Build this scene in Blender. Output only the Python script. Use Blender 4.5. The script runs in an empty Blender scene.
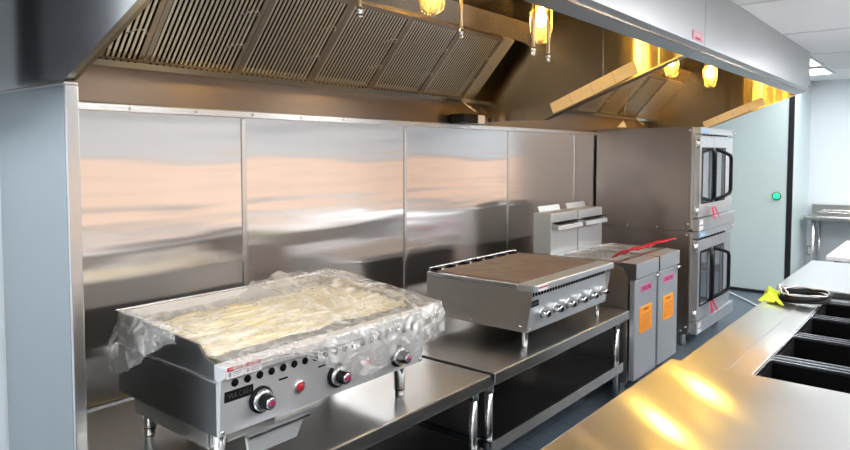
import bpy, bmesh, math, random
from mathutils import Vector, Matrix, noise
random.seed(7)
S = bpy.context.scene
C = S.collection

# ---------------------------------------------------------------- camera, world, exposure
cam_d = bpy.data.cameras.new('camera'); cam = bpy.data.objects.new('camera', cam_d); C.objects.link(cam)
F = 655.0
pitch = math.radians(3.0)
yaw = math.atan(540 / F * math.cos(pitch))
fw = Vector((math.cos(yaw) * math.cos(pitch), math.sin(yaw) * math.cos(pitch), -math.sin(pitch)))
rt = Vector((math.sin(yaw), -math.cos(yaw), 0)); up = rt.cross(fw)
cam.matrix_world = Matrix(((rt.x, up.x, -fw.x, 0), (rt.y, up.y, -fw.y, 0), (rt.z, up.z, -fw.z, 1.565), (0, 0, 0, 1)))
cam_d.sensor_width = 36; cam_d.lens = F / 850 * 36; cam_d.shift_y = -36.67 / 850; cam_d.clip_start = .02
S.camera = cam
w = bpy.data.worlds.new('world'); S.world = w; w.use_nodes = True
w.node_tree.nodes['Background'].inputs[0].default_value = (.8, .9, 1, 1)
w.node_tree.nodes['Background'].inputs[1].default_value = .3
S.view_settings.view_transform = 'Standard'; S.view_settings.look = 'None'; S.view_settings.gamma = 1
S.view_settings.exposure = 0.35
try:
    S.cycles.use_denoising = True
    S.cycles.max_bounces = 10; S.cycles.transparent_max_bounces = 16
    S.cycles.sample_clamp_indirect = 6
    S.cycles.caustics_reflective = True; S.cycles.caustics_refractive = False
except Exception: pass

def area_light(name, loc, sx, sy, power, col=(1, 1, 1)):
    d = bpy.data.lights.new(name, 'AREA'); d.shape = 'RECTANGLE'; d.size = sx; d.size_y = sy; d.energy = power; d.color = col
    o = bpy.data.objects.new(name, d); C.objects.link(o); o.location = loc
    return o

# ---------------------------------------------------------------- materials
def new_mat(name):
    m = bpy.data.materials.new(name); m.use_nodes = True
    nt = m.node_tree; b = nt.nodes['Principled BSDF']
    return m, nt, b

def plain(name, col, rough=.5, metal=0., spec=None, noise_amt=0.06, scale=30, coat=0):
    m, nt, b = new_mat(name)
    b.inputs['Roughness'].default_value = rough; b.inputs['Metallic'].default_value = metal
    if max(col) < .03: b.inputs['Specular IOR Level'].default_value = .12
    if coat: b.inputs['Coat Weight'].default_value = coat
    tc = nt.nodes.new('ShaderNodeTexCoord'); n = nt.nodes.new('ShaderNodeTexNoise'); n.inputs['Scale'].default_value = scale
    mx = nt.nodes.new('ShaderNodeMix'); mx.data_type = 'RGBA'
    mx.inputs[6].default_value = tuple(c * (1 - noise_amt) for c in col) + (1,)
    mx.inputs[7].default_value = tuple(min(1, c * (1 + noise_amt)) for c in col) + (1,)
    nt.links.new(tc.outputs['Object'], n.inputs['Vector']); nt.links.new(n.outputs['Fac'], mx.inputs[0])
    nt.links.new(mx.outputs[2], b.inputs['Base Color'])
    return m

def steel(name, col=(.66, .66, .65), rough=.25, aniso=.5, smear=(1, 0, 0), wave=0., wscale=(.5, .5, 3), wdist=.05, smudge=.15, metal=1., second=None):
    m, nt, b = new_mat(name); L = nt.links
    tc = nt.nodes.new('ShaderNodeTexCoord')
    n = nt.nodes.new('ShaderNodeTexNoise'); n.inputs['Scale'].default_value = 3.5; n.inputs['Detail'].default_value = 2
    L.new(tc.outputs['Object'], n.inputs['Vector'])
    nrm = None
    if wave:
        mp2 = nt.nodes.new('ShaderNodeMapping'); mp2.inputs['Scale'].default_value = wscale
        n2 = nt.nodes.new('ShaderNodeTexNoise'); n2.inputs['Scale'].default_value = 1; n2.inputs['Detail'].default_value = 1.5
        L.new(tc.outputs['Object'], mp2.inputs[0]); L.new(mp2.outputs[0], n2.inputs['Vector'])
        bp = nt.nodes.new('ShaderNodeBump'); bp.inputs['Strength'].default_value = wave; bp.inputs['Distance'].default_value = wdist
        L.new(n2.outputs['Fac'], bp.inputs['Height']); nrm = bp.outputs[0]
    cx = nt.nodes.new('ShaderNodeCombineXYZ')
    for i in range(3): cx.inputs[i].default_value = smear[i] + .001
    def fill(p, rg, an):
        p.inputs['Metallic'].default_value = metal; p.inputs['Base Color'].default_value = col + (1,)
        mr = nt.nodes.new('ShaderNodeMapRange'); mr.inputs[1].default_value = .0; mr.inputs[2].default_value = 1.
        mr.inputs[3].default_value = rg * (1 - smudge); mr.inputs[4].default_value = rg * (1 + smudge)
        L.new(n.outputs['Fac'], mr.inputs[0]); L.new(mr.outputs[0], p.inputs['Roughness'])
        if an: p.inputs['Anisotropic'].default_value = an; L.new(cx.outputs[0], p.inputs['Tangent'])
        if nrm: L.new(nrm, p.inputs['Normal'])
    fill(b, rough, aniso)
    if second:
        p2 = nt.nodes.new('ShaderNodeBsdfPrincipled'); fill(p2, second[0], second[1])
        ms = nt.nodes.new('ShaderNodeMixShader'); ms.inputs[0].default_value = second[2]
        L.new(b.outputs[0], ms.inputs[1]); L.new(p2.outputs[0], ms.inputs[2]); L.new(ms.outputs[0], nt.nodes['Material Output'].inputs[0])
    return m

def emit(name, col, s):
    m, nt, b = new_mat(name)
    b.inputs['Base Color'].default_value = col + (1,)
    b.inputs['Emission Color'].default_value = col + (1,); b.inputs['Emission Strength'].default_value = s
    return m

def glassy(name, col=(1, 1, 1), clear=.85, rough=.05):
    m, nt, b = new_mat(name); L = nt.links
    b.inputs['Base Color'].default_value = col + (1,); b.inputs['Roughness'].default_value = rough; b.inputs['IOR'].default_value = 1.45
    t = nt.nodes.new('ShaderNodeBsdfTransparent'); t.inputs[0].default_value = col + (1,)
    mx = nt.nodes.new('ShaderNodeMixShader'); mx.inputs[0].default_value = clear
    out = nt.nodes['Material Output']
    L.new(b.outputs[0], mx.inputs[1]); L.new(t.outputs[0], mx.inputs[2]); L.new(mx.outputs[0], out.inputs[0])
    return m

WALLSTEEL = steel('wall_steel', (.84, .82, .81), .15, .85, (1, 0, 0), wave=.5, wscale=(.8, .8, 7), wdist=.009)
PANELSTEEL = steel('end_panel_steel', (.44, .49, .51), .25, .5, (0, 1, 0), wave=.3, wscale=(1, 1, 2), wdist=.01)
ENDM = steel('hood_end_steel', (.46, .36, .23), .24, .93, (0, 0, 1), wave=.5, wscale=(1, 7, .5), wdist=.012)  # hood steel with the lamps' gold put into its colour
OUTM = steel('hood_outer_end_steel', (.80, .81, .82), .2, .6, (0, 0, 1), wave=.1, wscale=(1, 4, .5), wdist=.01)  # lighter copy of the hood steel, bright reflection put into the colour
LIPM = steel('hood_lip_steel', (.50, .52, .54), .42, 0)
BACKM = steel('hood_back_steel', (.20, .155, .12), .3, .5, (0, 0, 1))  # hood steel darkened, dimness below the filters put into the colour
FRAMEM = steel('filter_frame_steel', (.42, .38, .34), .35, 0)
PANEL2 = steel('appliance_grey_steel', (.60, .63, .65), .36, .5, (0, 0, 1), metal=.8)
APRONM = steel('hood_apron_steel', (.52, .44, .34), .25, .4, (0, 0, 1))  # hood steel tinted tan, lamp glow put into the colour
HOODSTEEL = steel('hood_steel', (.50, .505, .51), .32, .5, (0, 0, 1), wave=.25, wscale=(2.2, 1, .6), wdist=.012)
HOODIN = steel('hood_inner_steel', (.31, .24, .165), .20, .85, (0, 0, 1), wave=.2, wscale=(2, 2, 1), wdist=.01)  # hood steel browned, lamp gold and shade put into the colour
COUNTER = steel('counter_steel', (.77, .77, .76), .12, 1, (.12, -.99, 0), wave=.1, wscale=(1.5, 1.5, 1), wdist=.006, second=(.33, .5, .5))
TABLE = steel('table_steel', (.44, .44, .43), .3, .6, (0, 1, 0), wave=.2, wscale=(2, 2, 2), wdist=.008)
SHELFM = steel('shelf_steel', (.27, .28, .30), .25, .4, (0, 1, 0))  # darkened for the undershelf, its dark reflections put into the colour
EDGE = steel('edge_steel', (.74, .74, .73), .22, .3, (0, 0, 1))
LEGM = steel('leg_steel', (.72, .72, .71), .2, 0)
PANEL = steel('appliance_front_steel', (.84, .85, .86), .42, .5, (0, 0, 1), metal=.7)
SIDE = steel('appliance_side_steel', (.70, .65, .61), .3, .6, (0, 0, 1), wave=.1, wscale=(2, 2, 2), wdist=.01)
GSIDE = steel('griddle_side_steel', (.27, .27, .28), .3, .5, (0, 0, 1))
OVSIDE = steel('oven_side_steel', (.43, .37, .33), .3, .5, (0, 0, 1), wave=.1, wscale=(1.2, 1.2, 1.2), wdist=.01)
FILTER = steel('filter_steel', (.90, .87, .82), .38, 0)
DARKST = steel('dark_steel', (.25, .25, .26), .35, 0)
GRATE = plain('grate_iron', (.30, .22, .165), .55, .35, noise_amt=.35, scale=14)
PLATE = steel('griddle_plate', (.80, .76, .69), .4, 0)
CHROME = steel('chrome', (.85, .85, .85), .1, 0)
BLACK = plain('black_plastic', (.012, .012, .014), .4)
HOLE = plain('vent_black', (.006, .006, .006), .9)
WELL = plain('well_dark', (.0015, .0012, .0012), .95)
RUBBER = plain('black_rubber', (.02, .02, .022), .6)
RED = plain('red_plastic', (.55, .015, .03), .4)
REDCOAT = plain('red_vinyl', (.65, .02, .04), .35)
PINK = plain('pink_label', (.75, .12, .30), .5)
HOODLAB = plain('hood_label_pink', (.80, .30, .38), .5)
ORANGE = plain('orange_label', (.95, .33, .02), .5)
WHITE = plain('white_label', (.85, .83, .84), .5, noise_amt=.02)
CREAM = plain('cream_card', (.78, .66, .48), .6)
INK = plain('dark_ink', (.03, .03, .04), .6)
GREYINK = plain('grey_ink', (.35, .35, .38), .6)
CRIMSON = plain('crimson_label', (.55, .01, .05), .5)
MAGENTA = plain('magenta_ink', (.6, .02, .18), .5)
BROWNINK = plain('brown_ink', (.35, .10, .0), .6)
BLUELAB = plain('blue_label', (.25, .55, .85), .5)
WALLM = plain('wall_paint', (.64, .69, .73), .45, noise_amt=.01, scale=3)
COOLERM = plain('cooler_white_metal', (.56, .67, .67), .3, noise_amt=.015, scale=2)
CEIL = plain('ceiling_tile', (.80, .81, .82), .7, noise_amt=.02, scale=60)
GRID = plain('ceiling_grid', (.6, .61, .63), .5)
BRASS = steel('brass_pipe', (.85, .62, .38), .25, 0)
JAR = glassy('jar_glass', (1, .93, .75), .92)
GLASSD = plain('oven_glass', (.10, .11, .12), .08, 0, coat=.6)
GASKET = plain('dark_gasket', (.02, .02, .024), .5)
NEON = plain('neon_yellow', (.75, .95, .05), .6)
UNSEENP = plain('unseen_warm_panel', (.98, .70, .52), .5, noise_amt=.05, scale=4)  # for unseen panels added only to be mirrored
LAMP = emit('lamp_bulb', (1, .66, .14), 200)
TROF = emit('troffer_diffuser', (.97, .98, 1), 18)
GREEN = emit('green_button', (.02, .85, .25), 1.2)

def floor_mat():
    m, nt, b = new_mat('quarry_tile'); L = nt.links
    tc = nt.nodes.new('ShaderNodeTexCoord'); br = nt.nodes.new('ShaderNodeTexBrick')
    br.offset = 0; br.inputs['Scale'].default_value = 1; br.inputs['Brick Width'].default_value = .2; br.inputs['Row Height'].default_value = .2
    br.inputs['Mortar Size'].default_value = .004
    br.inputs['Color1'].default_value = (.10, .13, .16, 1); br.inputs['Color2'].default_value = (.085, .115, .145, 1); br.inputs['Mortar'].default_value = (.05, .06, .07, 1)
    L.new(tc.outputs['Object'], br.inputs['Vector']); L.new(br.outputs['Color'], b.inputs['Base Color'])
    b.inputs['Roughness'].default_value = .35
    return m
FLOORM = floor_mat()

# ---------------------------------------------------------------- mesh helpers
class B:
    def __init__(s): s.v = []; s.f = []; s.sm = []
    def add(s, vs, fs, smooth=False):
        k = len(s.v); s.v += [Vector(v) for v in vs]; s.f += [tuple(i + k for i in f) for f in fs]; s.sm += [smooth] * len(fs)
        return s
    def obox(s, c, a, b, d):   # centre and three half-vectors
        c, a, b, d = map(Vector, (c, a, b, d)); vs = []
        for i in (-1, 1):
            for j in (-1, 1):
                for k in (-1, 1): vs.append(c + a * i + b * j + d * k)
        fs = [(0, 1, 3, 2), (4, 6, 7, 5), (0, 4, 5, 1), (2, 3, 7, 6), (0, 2, 6, 4), (1, 5, 7, 3)]
        return s.add(vs, fs)
    def box(s, x0, x1, y0, y1, z0, z1):
        return s.obox(((x0 + x1) / 2, (y0 + y1) / 2, (z0 + z1) / 2), ((x1 - x0) / 2, 0, 0), (0, (y1 - y0) / 2, 0), (0, 0, (z1 - z0) / 2))
    def prism(s, pts, vec):    # polygon extruded along vec
        vec = Vector(vec); n = len(pts); pts = [Vector(p) for p in pts]
        vs = pts + [p + vec for p in pts]
        fs = [tuple(range(n))[::-1], tuple(range(n, 2 * n))] + [(i, (i + 1) % n, n + (i + 1) % n, n + i) for i in range(n)]
        return s.add(vs, fs)
    def cyl(s, p0, p1, r0, r1=None, seg=16, cap=True):
        p0, p1 = Vector(p0), Vector(p1); r1 = r0 if r1 is None else r1
        d = (p1 - p0).normalized(); a = d.orthogonal().normalized(); b = d.cross(a); vs = []
        for p, r in ((p0, r0), (p1, r1)):
            for i in range(seg):
                t = 2 * math.pi * i / seg; vs.append(p + a * r * math.cos(t) + b * r * math.sin(t))
        s.add(vs, [(i, (i + 1) % seg, seg + (i + 1) % seg, seg + i) for i in range(seg)], True)
        if cap:
            k = len(s.v) - 2 * seg
            s.f += [tuple(k + i for i in range(seg))[::-1], tuple(k + seg + i for i in range(seg))]; s.sm += [False, False]
        return s
    def lathe(s, base, prof, seg=20, axis=(0, 0, 1)):
        base = Vector(base); d = Vector(axis).normalized(); a = d.orthogonal().normalized(); b = d.cross(a)
        vs = []; n = len(prof)
        for r, h in prof:
            for i in range(seg):
                t = 2 * math.pi * i / seg; vs.append(base + d * h + a * max(r, .0004) * math.cos(t) + b * max(r, .0004) * math.sin(t))
        fs = [(j * seg + i, j * seg + (i + 1) % seg, (j + 1) * seg + (i + 1) % seg, (j + 1) * seg + i) for j in range(n - 1) for i in range(seg)]
        return s.add(vs, fs, True)
    def tube(s, pts, r, seg=8, closed=False):
        pts = [Vector(p) for p in pts]; n = len(pts); vs = []; prev = None
        for i, p in enumerate(pts):
            q0 = pts[(i - 1) % n] if (closed or i > 0) else p; q1 = pts[(i + 1) % n] if (closed or i < n - 1) else p
            d = (q1 - q0).normalized()
            a = d.orthogonal().normalized() if prev is None else (prev - d * prev.dot(d)).normalized()
            prev = a; b = d.cross(a)
            for k in range(seg):
                t = 2 * math.pi * k / seg; vs.append(p + a * r * math.cos(t) + b * r * math.sin(t))
        m = n if closed else n - 1
        fs = [(j * seg + k, j * seg + (k + 1) % seg, ((j + 1) % n) * seg + (k + 1) % seg, ((j + 1) % n) * seg + k) for j in range(m) for k in range(seg)]
        s.add(vs, fs, True)
        if not closed:
            k0 = len(s.v) - n * seg
            s.f += [tuple(k0 + i for i in range(seg))[::-1], tuple(k0 + (n - 1) * seg + i for i in range(seg))]; s.sm += [False, False]
        return s

def root_of(o):
    while o.parent: o = o.parent
    return o

def build(name, bm_, mat, parent=None, bevel=0., origin=None, seg=2):
    off = Vector(origin) if origin is not None else (root_of(parent).location if parent else Vector((0, 0, 0)))
    me = bpy.data.meshes.new(name); me.from_pydata([tuple(v - off) for v in bm_.v], [], bm_.f)
    me.polygons.foreach_set('use_smooth', bm_.sm); me.materials.append(mat); me.update()
    t = bmesh.new(); t.from_mesh(me); bmesh.ops.recalc_face_normals(t, faces=t.faces); t.to_mesh(me); t.free()
    o = bpy.data.objects.new(name, me); C.objects.link(o)
    if parent: o.parent = parent
    elif origin is not None: o.location = off
    if bevel:
        md = o.modifiers.new('bevel', 'BEVEL'); md.width = bevel; md.segments = seg; md.limit_method = 'ANGLE'; md.angle_limit = math.radians(40)
        md.harden_normals = False
    return o

def tag(o, label, cat, group=None):
    o['label'] = label; o['category'] = cat
    if group: o['group'] = group
    return o

def thing(name, label, cat, loc, group=None):
    o = bpy.data.objects.new(name, None); C.objects.link(o); o.location = loc; o.empty_display_size = .1
    return tag(o, label, cat, group)

def struct(name, bm_, mat, bevel=0):
    o = build(name, bm_, mat, None, bevel); o['kind'] = 'structure'; return o

def copy_tree(o, parent=None):
    c = o.copy(); C.objects.link(c)
    if parent: c.parent = parent
    for ch in list(o.children): copy_tree(ch, c)
    return c

def text(name, body, mat, parent, loc, size, xdir, ydir, thick=.0008, bold=0.):
    cu = bpy.data.curves.new(name, 'FONT'); cu.body = body; cu.size = size; cu.extrude = thick; cu.align_x = 'CENTER'; cu.align_y = 'CENTER'; cu.offset = bold
    t = bpy.data.objects.new(name + '_tmp', cu)
    C.objects.link(t); dg = bpy.context.evaluated_depsgraph_get(); me = bpy.data.meshes.new_from_object(t.evaluated_get(dg))
    bpy.data.objects.remove(t); me.name = name
    x = Vector(xdir).normalized(); y = Vector(ydir).normalized(); z = x.cross(y)
    M = Matrix(((x.x, y.x, z.x, loc[0]), (x.y, y.y, z.y, loc[1]), (x.z, y.z, z.z, loc[2]), (0, 0, 0, 1)))
    me.transform(Matrix.Translation(-root_of(parent).location) @ M); me.materials.clear(); me.materials.append(mat)
    o = bpy.data.objects.new(name, me); C.objects.link(o); o.parent = parent
    return o

# ---------------------------------------------------------------- room shell
X0, X1, Y0, Y1, ZC = -3.2, 9.2, -2.7, 2.56, 2.45
struct('floor', B().box(X0, X1, Y0, Y1, -.05, 0), FLOORM)
cg = B()
struct('ceiling', B().box(X0, X1, Y0, Y1, ZC, ZC + .05), CEIL)
for x in [X0 + 1.24 * k for k in range(1, 10)]: cg.box(x - .012, x + .012, Y0, 1.07, ZC - .004, ZC + .001)
for y in (-2.44, -1.22, 0, ): cg.box(X0, X1, y - .012, y + .012, ZC - .004, ZC + .001)
struct('trim_1', cg, GRID)
struct('wall_back', B().box(X0, X1, Y1, Y1 + .06, 0, ZC), WALLM)
struct('wall_front', B().box(X0, X1, Y0 - .06, Y0, 0, ZC), plain('front_wall_paint', (.66, .65, .64), .5, noise_amt=.01))
struct('wall_left', B().box(X0 - .06, X0, Y0, Y1, 0, ZC), WALLM)
struct('wall_right', B().box(X1, X1 + .06, Y0, Y1, 0, ZC), WALLM)
# behind the camera: unseen warm panels and rails added for the steel to mirror
fp = B().box(X0, X1, Y0, Y0 + .02, .78, 1.50).box(X1 - .02, X1, Y0 + .02, .5, .78, 1.50); struct('trim_2', fp, UNSEENP)  # runs on along the right wall to lengthen the mirrored bands
fr = B()
for z0, z1 in ((1.50, 1.54), (1.13, 1.16), (.70, .78)): fr.box(X0, X1, Y0, Y0 + .05, z0, z1).box(X1 - .05, X1, Y0 + .05, .5, z0, z1)
struct('trim_3', fr, plain('unseen_rail_grey', (.35, .33, .32), .4))
struct('trim_4', B().box(X0, X1 - .02, Y0, Y0 + .018, .0, .70), plain('unseen_lower_panel', (.40, .40, .41), .5, noise_amt=.02))  # unseen grey panel added to darken the lower part of the mirror image
# walk-in cooler standing at the end of the cook line
struct('wall_cooler', B().box(8.1, X1, 1.47, Y1, 0, ZC), COOLERM)
dr = B().box(8.075, 8.1, 1.50, 2.45, .02, 2.2)
door = struct('door_1', dr, COOLERM, .004)
o = build('door_gasket', B().box(8.07, 8.098, 1.445, 1.498, .0, 2.25), GASKET, door)
o = build('threshold', B().box(8.03, 8.098, 1.50, 2.45, 0, .03), GASKET, door)
btn = build('door_button', B().lathe((8.075, 1.598, 1.10), [(0, .035), (.02, .034), (.033, .025), (.036, .0)], 20, (-1, 0, 0)), GREEN, door)
build('button_collar', B().lathe((8.075, 1.598, 1.10), [(.045, .0), (.045, .012), (.036, .014)], 20, (-1, 0, 0)), BLACK, btn)
struct('baseboard_right', B().box(X1 - .012, X1, Y0, 1.47, 0, .1), DARKST)

# recessed ceiling lights
def troffer(x0, x1, y0, y1, label):
    t = thing('ceiling_light', label, 'light', ((x0 + x1) / 2, (y0 + y1) / 2, ZC - .012), 'recessed ceiling lights')
    f = B(); e = .03
    f.box(x0, x1, y0, y0 + e, ZC - .012, ZC - .001); f.box(x0, x1, y1 - e, y1, ZC - .012, ZC - .001)
    f.box(x0, x0 + e, y0 + e, y1 - e, ZC - .012, ZC - .001); f.box(x1 - e, x1, y0 + e, y1 - e, ZC - .012, ZC - .001)
    build('frame', f, GRID, t); build('diffuser', B().box(x0 + e, x1 - e, y0 + e, y1 - e, ZC - .008, ZC - .002), TROF, t)
troffer(7.78, 8.40, 1.12, 1.46, 'recessed ceiling light at the far right, the one nearer the back wall')
troffer(6.85, 7.55, 1.10, 1.46, 'recessed ceiling light just past the hood end, half hidden by the hood')
pos_words = ['beyond the left edge above the aisle start', 'above the near end of the prep counter', 'above the black wells', 'above the far counter', 'farthest along the outer row', 'nearest the hood at the left end of the room', 'between the hood front and the outer row', 'in front of the cooler corner', 'beside the left end of the near hood, to brighten its outer end']
for i, (x, y) in enumerate([(-1.6, -.9), (.6, -.9), (2.8, -.9), (5.0, -.9), (7.2, -.9), (-1.6, 1.0), (4.9, -.2), (7.8, -.1), (-.3, 1.7)]):  # unseen panels added only for light; the last brightens the hood end
    troffer(x - .6, x + .6, y - .3, y + .3, 'unseen lit panel added for its light, ' + pos_words[i])

# ---------------------------------------------------------------- stainless wall cladding
joints = [.80, 1.755, 2.855, 3.97, 4.99, 6.62]
plabels = ['stainless wall sheet behind the left half of the plastic-covered griddle, next to the end panel',
           'stainless wall sheet rising behind the right half of the plastic-covered griddle',
           'stainless wall sheet behind the left part of the charbroiler',
           'stainless wall sheet behind the charbroiler right side and fryer flue, narrowest looking',
           'dark stainless wall sheet in the gap between fryer flue and ovens']
for i in range(5):
    a, b_ = joints[i], joints[i + 1]
    t = thing('wall_panel', plabels[i], 'wall panel', ((a + b_) / 2, 2.5, 0), 'stainless wall sheets')
    build('sheet', B().box(a + .004, b_ - .004, 2.5, 2.53, .02, 1.725), WALLSTEEL, t)
    build('joint_strip', B().box(b_ - .012, b_ + .010, 2.494, 2.5, .02, 1.722), EDGE, t, .002)
tr = thing('wall_cap_trim', 'long stainless cap rail along the top of the wall sheets under the hood', 'trim', (3.0, 2.48, 1.725))
build('rail', B().box(.81, 6.55, 2.478, 2.53, 1.725, 1.755), BRASS if False else EDGE, tr, .003)
sc = B()
for x in [.95 + .28 * k for k in range(20)]: sc.lathe((x, 2.478, 1.74), [(0, .004), (.005, .003), (.007, 0)], 8, (0, -1, 0))
build('screw_row', sc, LEGM, tr)

# end panel at the left of the hood
t = thing('end_panel', 'tall stainless end panel left of the griddle carrying the hood end', 'panel', (.815, 2.2, 0))
build('sheet', B().box(.800, .806, 2.0, 2.53, 0, 1.765), PANELSTEEL, t)
build('front_flange', B().box(.800, .835, 1.985, 2.0, 0, 1.765), EDGE, t, .003)
build('top_cap', B().box(.798, .836, 1.99, 2.53, 1.765, 1.772), EDGE, t, .001)

t = thing('unseen_dark_box', 'unseen dark box added left of the frame for the near hood end to mirror', 'cabinet', (.59, 2.45, 1.8))  # unseen box added to give the hood end a dark reflection
build('body', B().box(.45, .73, 2.36, 2.555, 1.80, 2.40), BLACK, t, .004)
build('door', B().box(.455, .725, 2.345, 2.359, 1.81, 2.39), GASKET, t, .003)

# ---------------------------------------------------------------- hoods
YF, ZF = 1.07, 2.126
YL, ZL = 1.17, 2.085
def hood(x0, x1, lab, name_text, left_outer):
    t = thing('exhaust_hood', lab, 'hood', ((x0 + x1) / 2, 1.8, 1.9), 'exhaust hoods over the cook line')
    g = .002
    f = B().box(x0 + g, x1 - g, YF, YF + .012, ZF, ZC - .003)
    fp = build('front_panel', f, HOODSTEEL, t)
    n = Vector((0, ZL - ZF, -(YL - YF))).normalized()
    lip = B().prism([(x0 + g, YF, ZF), (x0 + g, YL, ZL), (x0 + g, YL + .006, ZL + .018), (x0 + g, YF + .012, ZF + .01)], (x1 - x0 - 2 * g, 0, 0))
    build('front_lip', lip, LIPM, t)
    # ends: sloping lower edge from the lip down to the wall
    def end(xa, xb):
        return B().prism([(xa, YF + .014, ZC - .01), (xa, YF + .014, ZF + .008), (xa, YL, ZL), (xa, 2.0, 1.775), (xa, 2.53, 1.775), (xa, 2.53, ZC - .01)], (xb - xa, 0, 0))
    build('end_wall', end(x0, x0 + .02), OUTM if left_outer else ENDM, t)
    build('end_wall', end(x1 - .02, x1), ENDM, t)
    # flanges along the sloping edges
    d = Vector((0, 2.0 - YL, 1.775 - ZL)); L = d.length; dn = d.normalized(); up_ = Vector((0, -dn.z, dn.y))
    c = Vector((0, (YL + 2.0) / 2, (ZL + 1.775) / 2))
    for xe, sgn in ((x0 + .02, 1), (x1 - .02, -1)):
        fw_ = .007
        build('end_flange', B().obox(c + Vector((xe + sgn * fw_, 0, 0)) + up_ * .004, dn * L / 2, (fw_, 0, 0), up_ * .004), APRONM, t)
    # ceiling, sloped apron, back sheet, filter rail, right blank strip
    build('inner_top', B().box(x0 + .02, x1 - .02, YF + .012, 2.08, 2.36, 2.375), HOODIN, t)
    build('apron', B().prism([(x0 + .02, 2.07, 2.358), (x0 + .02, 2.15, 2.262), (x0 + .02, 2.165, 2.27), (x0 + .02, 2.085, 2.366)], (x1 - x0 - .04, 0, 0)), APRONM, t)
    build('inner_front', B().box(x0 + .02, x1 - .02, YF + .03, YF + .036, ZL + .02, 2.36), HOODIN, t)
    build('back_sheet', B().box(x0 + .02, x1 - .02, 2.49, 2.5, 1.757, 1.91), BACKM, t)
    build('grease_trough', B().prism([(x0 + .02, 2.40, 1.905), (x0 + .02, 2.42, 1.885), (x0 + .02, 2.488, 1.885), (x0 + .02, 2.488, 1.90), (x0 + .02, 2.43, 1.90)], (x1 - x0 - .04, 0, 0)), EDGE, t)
    return t
hood1 = hood(.80, 3.60, 'near stainless exhaust hood above the griddle and charbroiler, with a pink label', 'a', True)
hood2 = hood(3.602, 6.60, 'far stainless exhaust hood above the fryers and double ovens', 'b', False)
# label plates inside the end walls
def end_plate(hd, x):
    d = Vector((0, 1.96 - 1.442, 1.87 - 2.084)); dn = d.normalized(); L = d.length; u = Vector((0, -dn.z, dn.y))
    c = Vector((x - .0245, (1.96 + 1.442) / 2, (1.87 + 2.084) / 2)) - u * .037
    p = build('protective_film_strip', B().obox(c, dn * L / 2, u * .037, (.0015, 0, 0)), CREAM, hd)
    p['label'] = 'tan protective film strip left on the end wall'
    for k in (-.27, 0, .27): build('print_line', B().obox(c + dn * k * L * .95 + Vector((-.002, 0, 0)), dn * .0012, u * .037, (.0004, 0, 0)), GREYINK, p)
end_plate(hood1, 3.60); end_plate(hood2, 6.60)
# front label
lb = build('name_plate', B().box(3.40, 3.555, YF - .003, YF, 2.140, 2.185), HOODLAB, hood1)
text('lettering', 'CAPTIVEAIRE', WHITE, lb, (3.477, YF - .0035, 2.166), .022, (1, 0, 0), (0, 0, 1), .0006)
text('lettering', 'VENTILATION', MAGENTA, lb, (3.477, YF - .0035, 2.149), .012, (1, 0, 0), (0, 0, 1), .0006)
build('corner_rivet', B().lathe((6.55, YF, 2.15), [(0, .004), (.006, .003), (.008, 0)], 10, (0, -1, 0)), BLACK, hood2)
# welded seams inside the end wall of hood 1
for y in (1.30, 1.62): build('seam', B().box(3.576, 3.58, y - .003, y + .003, ZL - (y - YL) * .373 + .01, 2.36), EDGE, hood1)
pass

# baffle filters
fb, ft = Vector((0, 2.455, 1.915)), Vector((0, 2.145, 2.258))
fd = ft - fb; FL = fd.length; fdn = fd.normalized(); fn = Vector((0, -fdn.z, fdn.y)).normalized()
if fn.z > 0: fn = -fn
FW = .414
def make_filter(xl, label, group):
    xc = xl + FW / 2
    t = thing('baffle_filter', label, 'filter', (xc, fb.y, fb.z), group)
    mid = (fb + ft) / 2
    def P(dx, s, h=0): return Vector((xc + dx, 0, 0)) + fb + fdn * s + fn * h
    fr = B()
    for sg in (-1, 1): fr.obox(P(sg * (FW / 2 - .012), FL / 2), (.011, 0, 0), fdn * (FL / 2 - .002), fn * .014)
    for s_ in (.010, FL - .012): fr.obox(P(0, s_), (FW / 2 - .002, 0, 0), fdn * .010, fn * .015)
    build('frame', fr, FRAMEM, t)
    build('gap_shade', B().obox(P(0, FL / 2, -.024), (FW / 2 - .02, 0, 0), fdn * (FL / 2 - .02), fn * .001), HOLE, t)  # black sheet stands in for the shade between the baffles
    bf = B(); n = 18; wd = (FW - .05) / n
    for k in range(n):
        x = -FW / 2 + .025 + wd * (k + .5)
        bf.obox(P(x, FL / 2, .008), (wd * .25, 0, 0), fdn * (FL / 2 - .02), fn * .0012)
    build('baffle', bf, FILTER, t)
    pr = B()
    for k in range(14): pr.obox(P(-FW / 2 + .03 + k * (FW - .06) / 13, .010, .0155), (.005, 0, 0), fdn * .003, fn * .0006)
    build('drain_hole', pr, HOLE, t)
    for s_ in (.14, .30):
        pts = [P(FW / 2 - .03, s_, .016), P(FW / 2 - .035, s_ + .01, .035), P(FW / 2 - .055, s_ + .035, .045), P(FW / 2 - .085, s_ + .03, .045), P(FW / 2 - .10, s_ + .005, .03), P(FW / 2 - .10, s_ - .01, .014)]
        build('handle', B().tube(pts, .0022, 6), FILTER, t)
    return t
words = ['leftmost, cut by the sloping hood end', 'second from the left end', 'third from the left end', 'fourth from the left end', 'fifth from the left, behind the first hanging pipe', 'last on the right beside the tan end strip']
f0 = None
for k in range(6):
    xl = 3.334 - FW * (6 - k) + .0
    lab = 'stainless baffle filter in the near hood, ' + words[k]
    if f0 is None: f0 = make_filter(xl, lab, 'baffle filters of the near hood')
    else:
        c = copy_tree(f0); c.location.x = xl + FW / 2; c['label'] = lab
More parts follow.
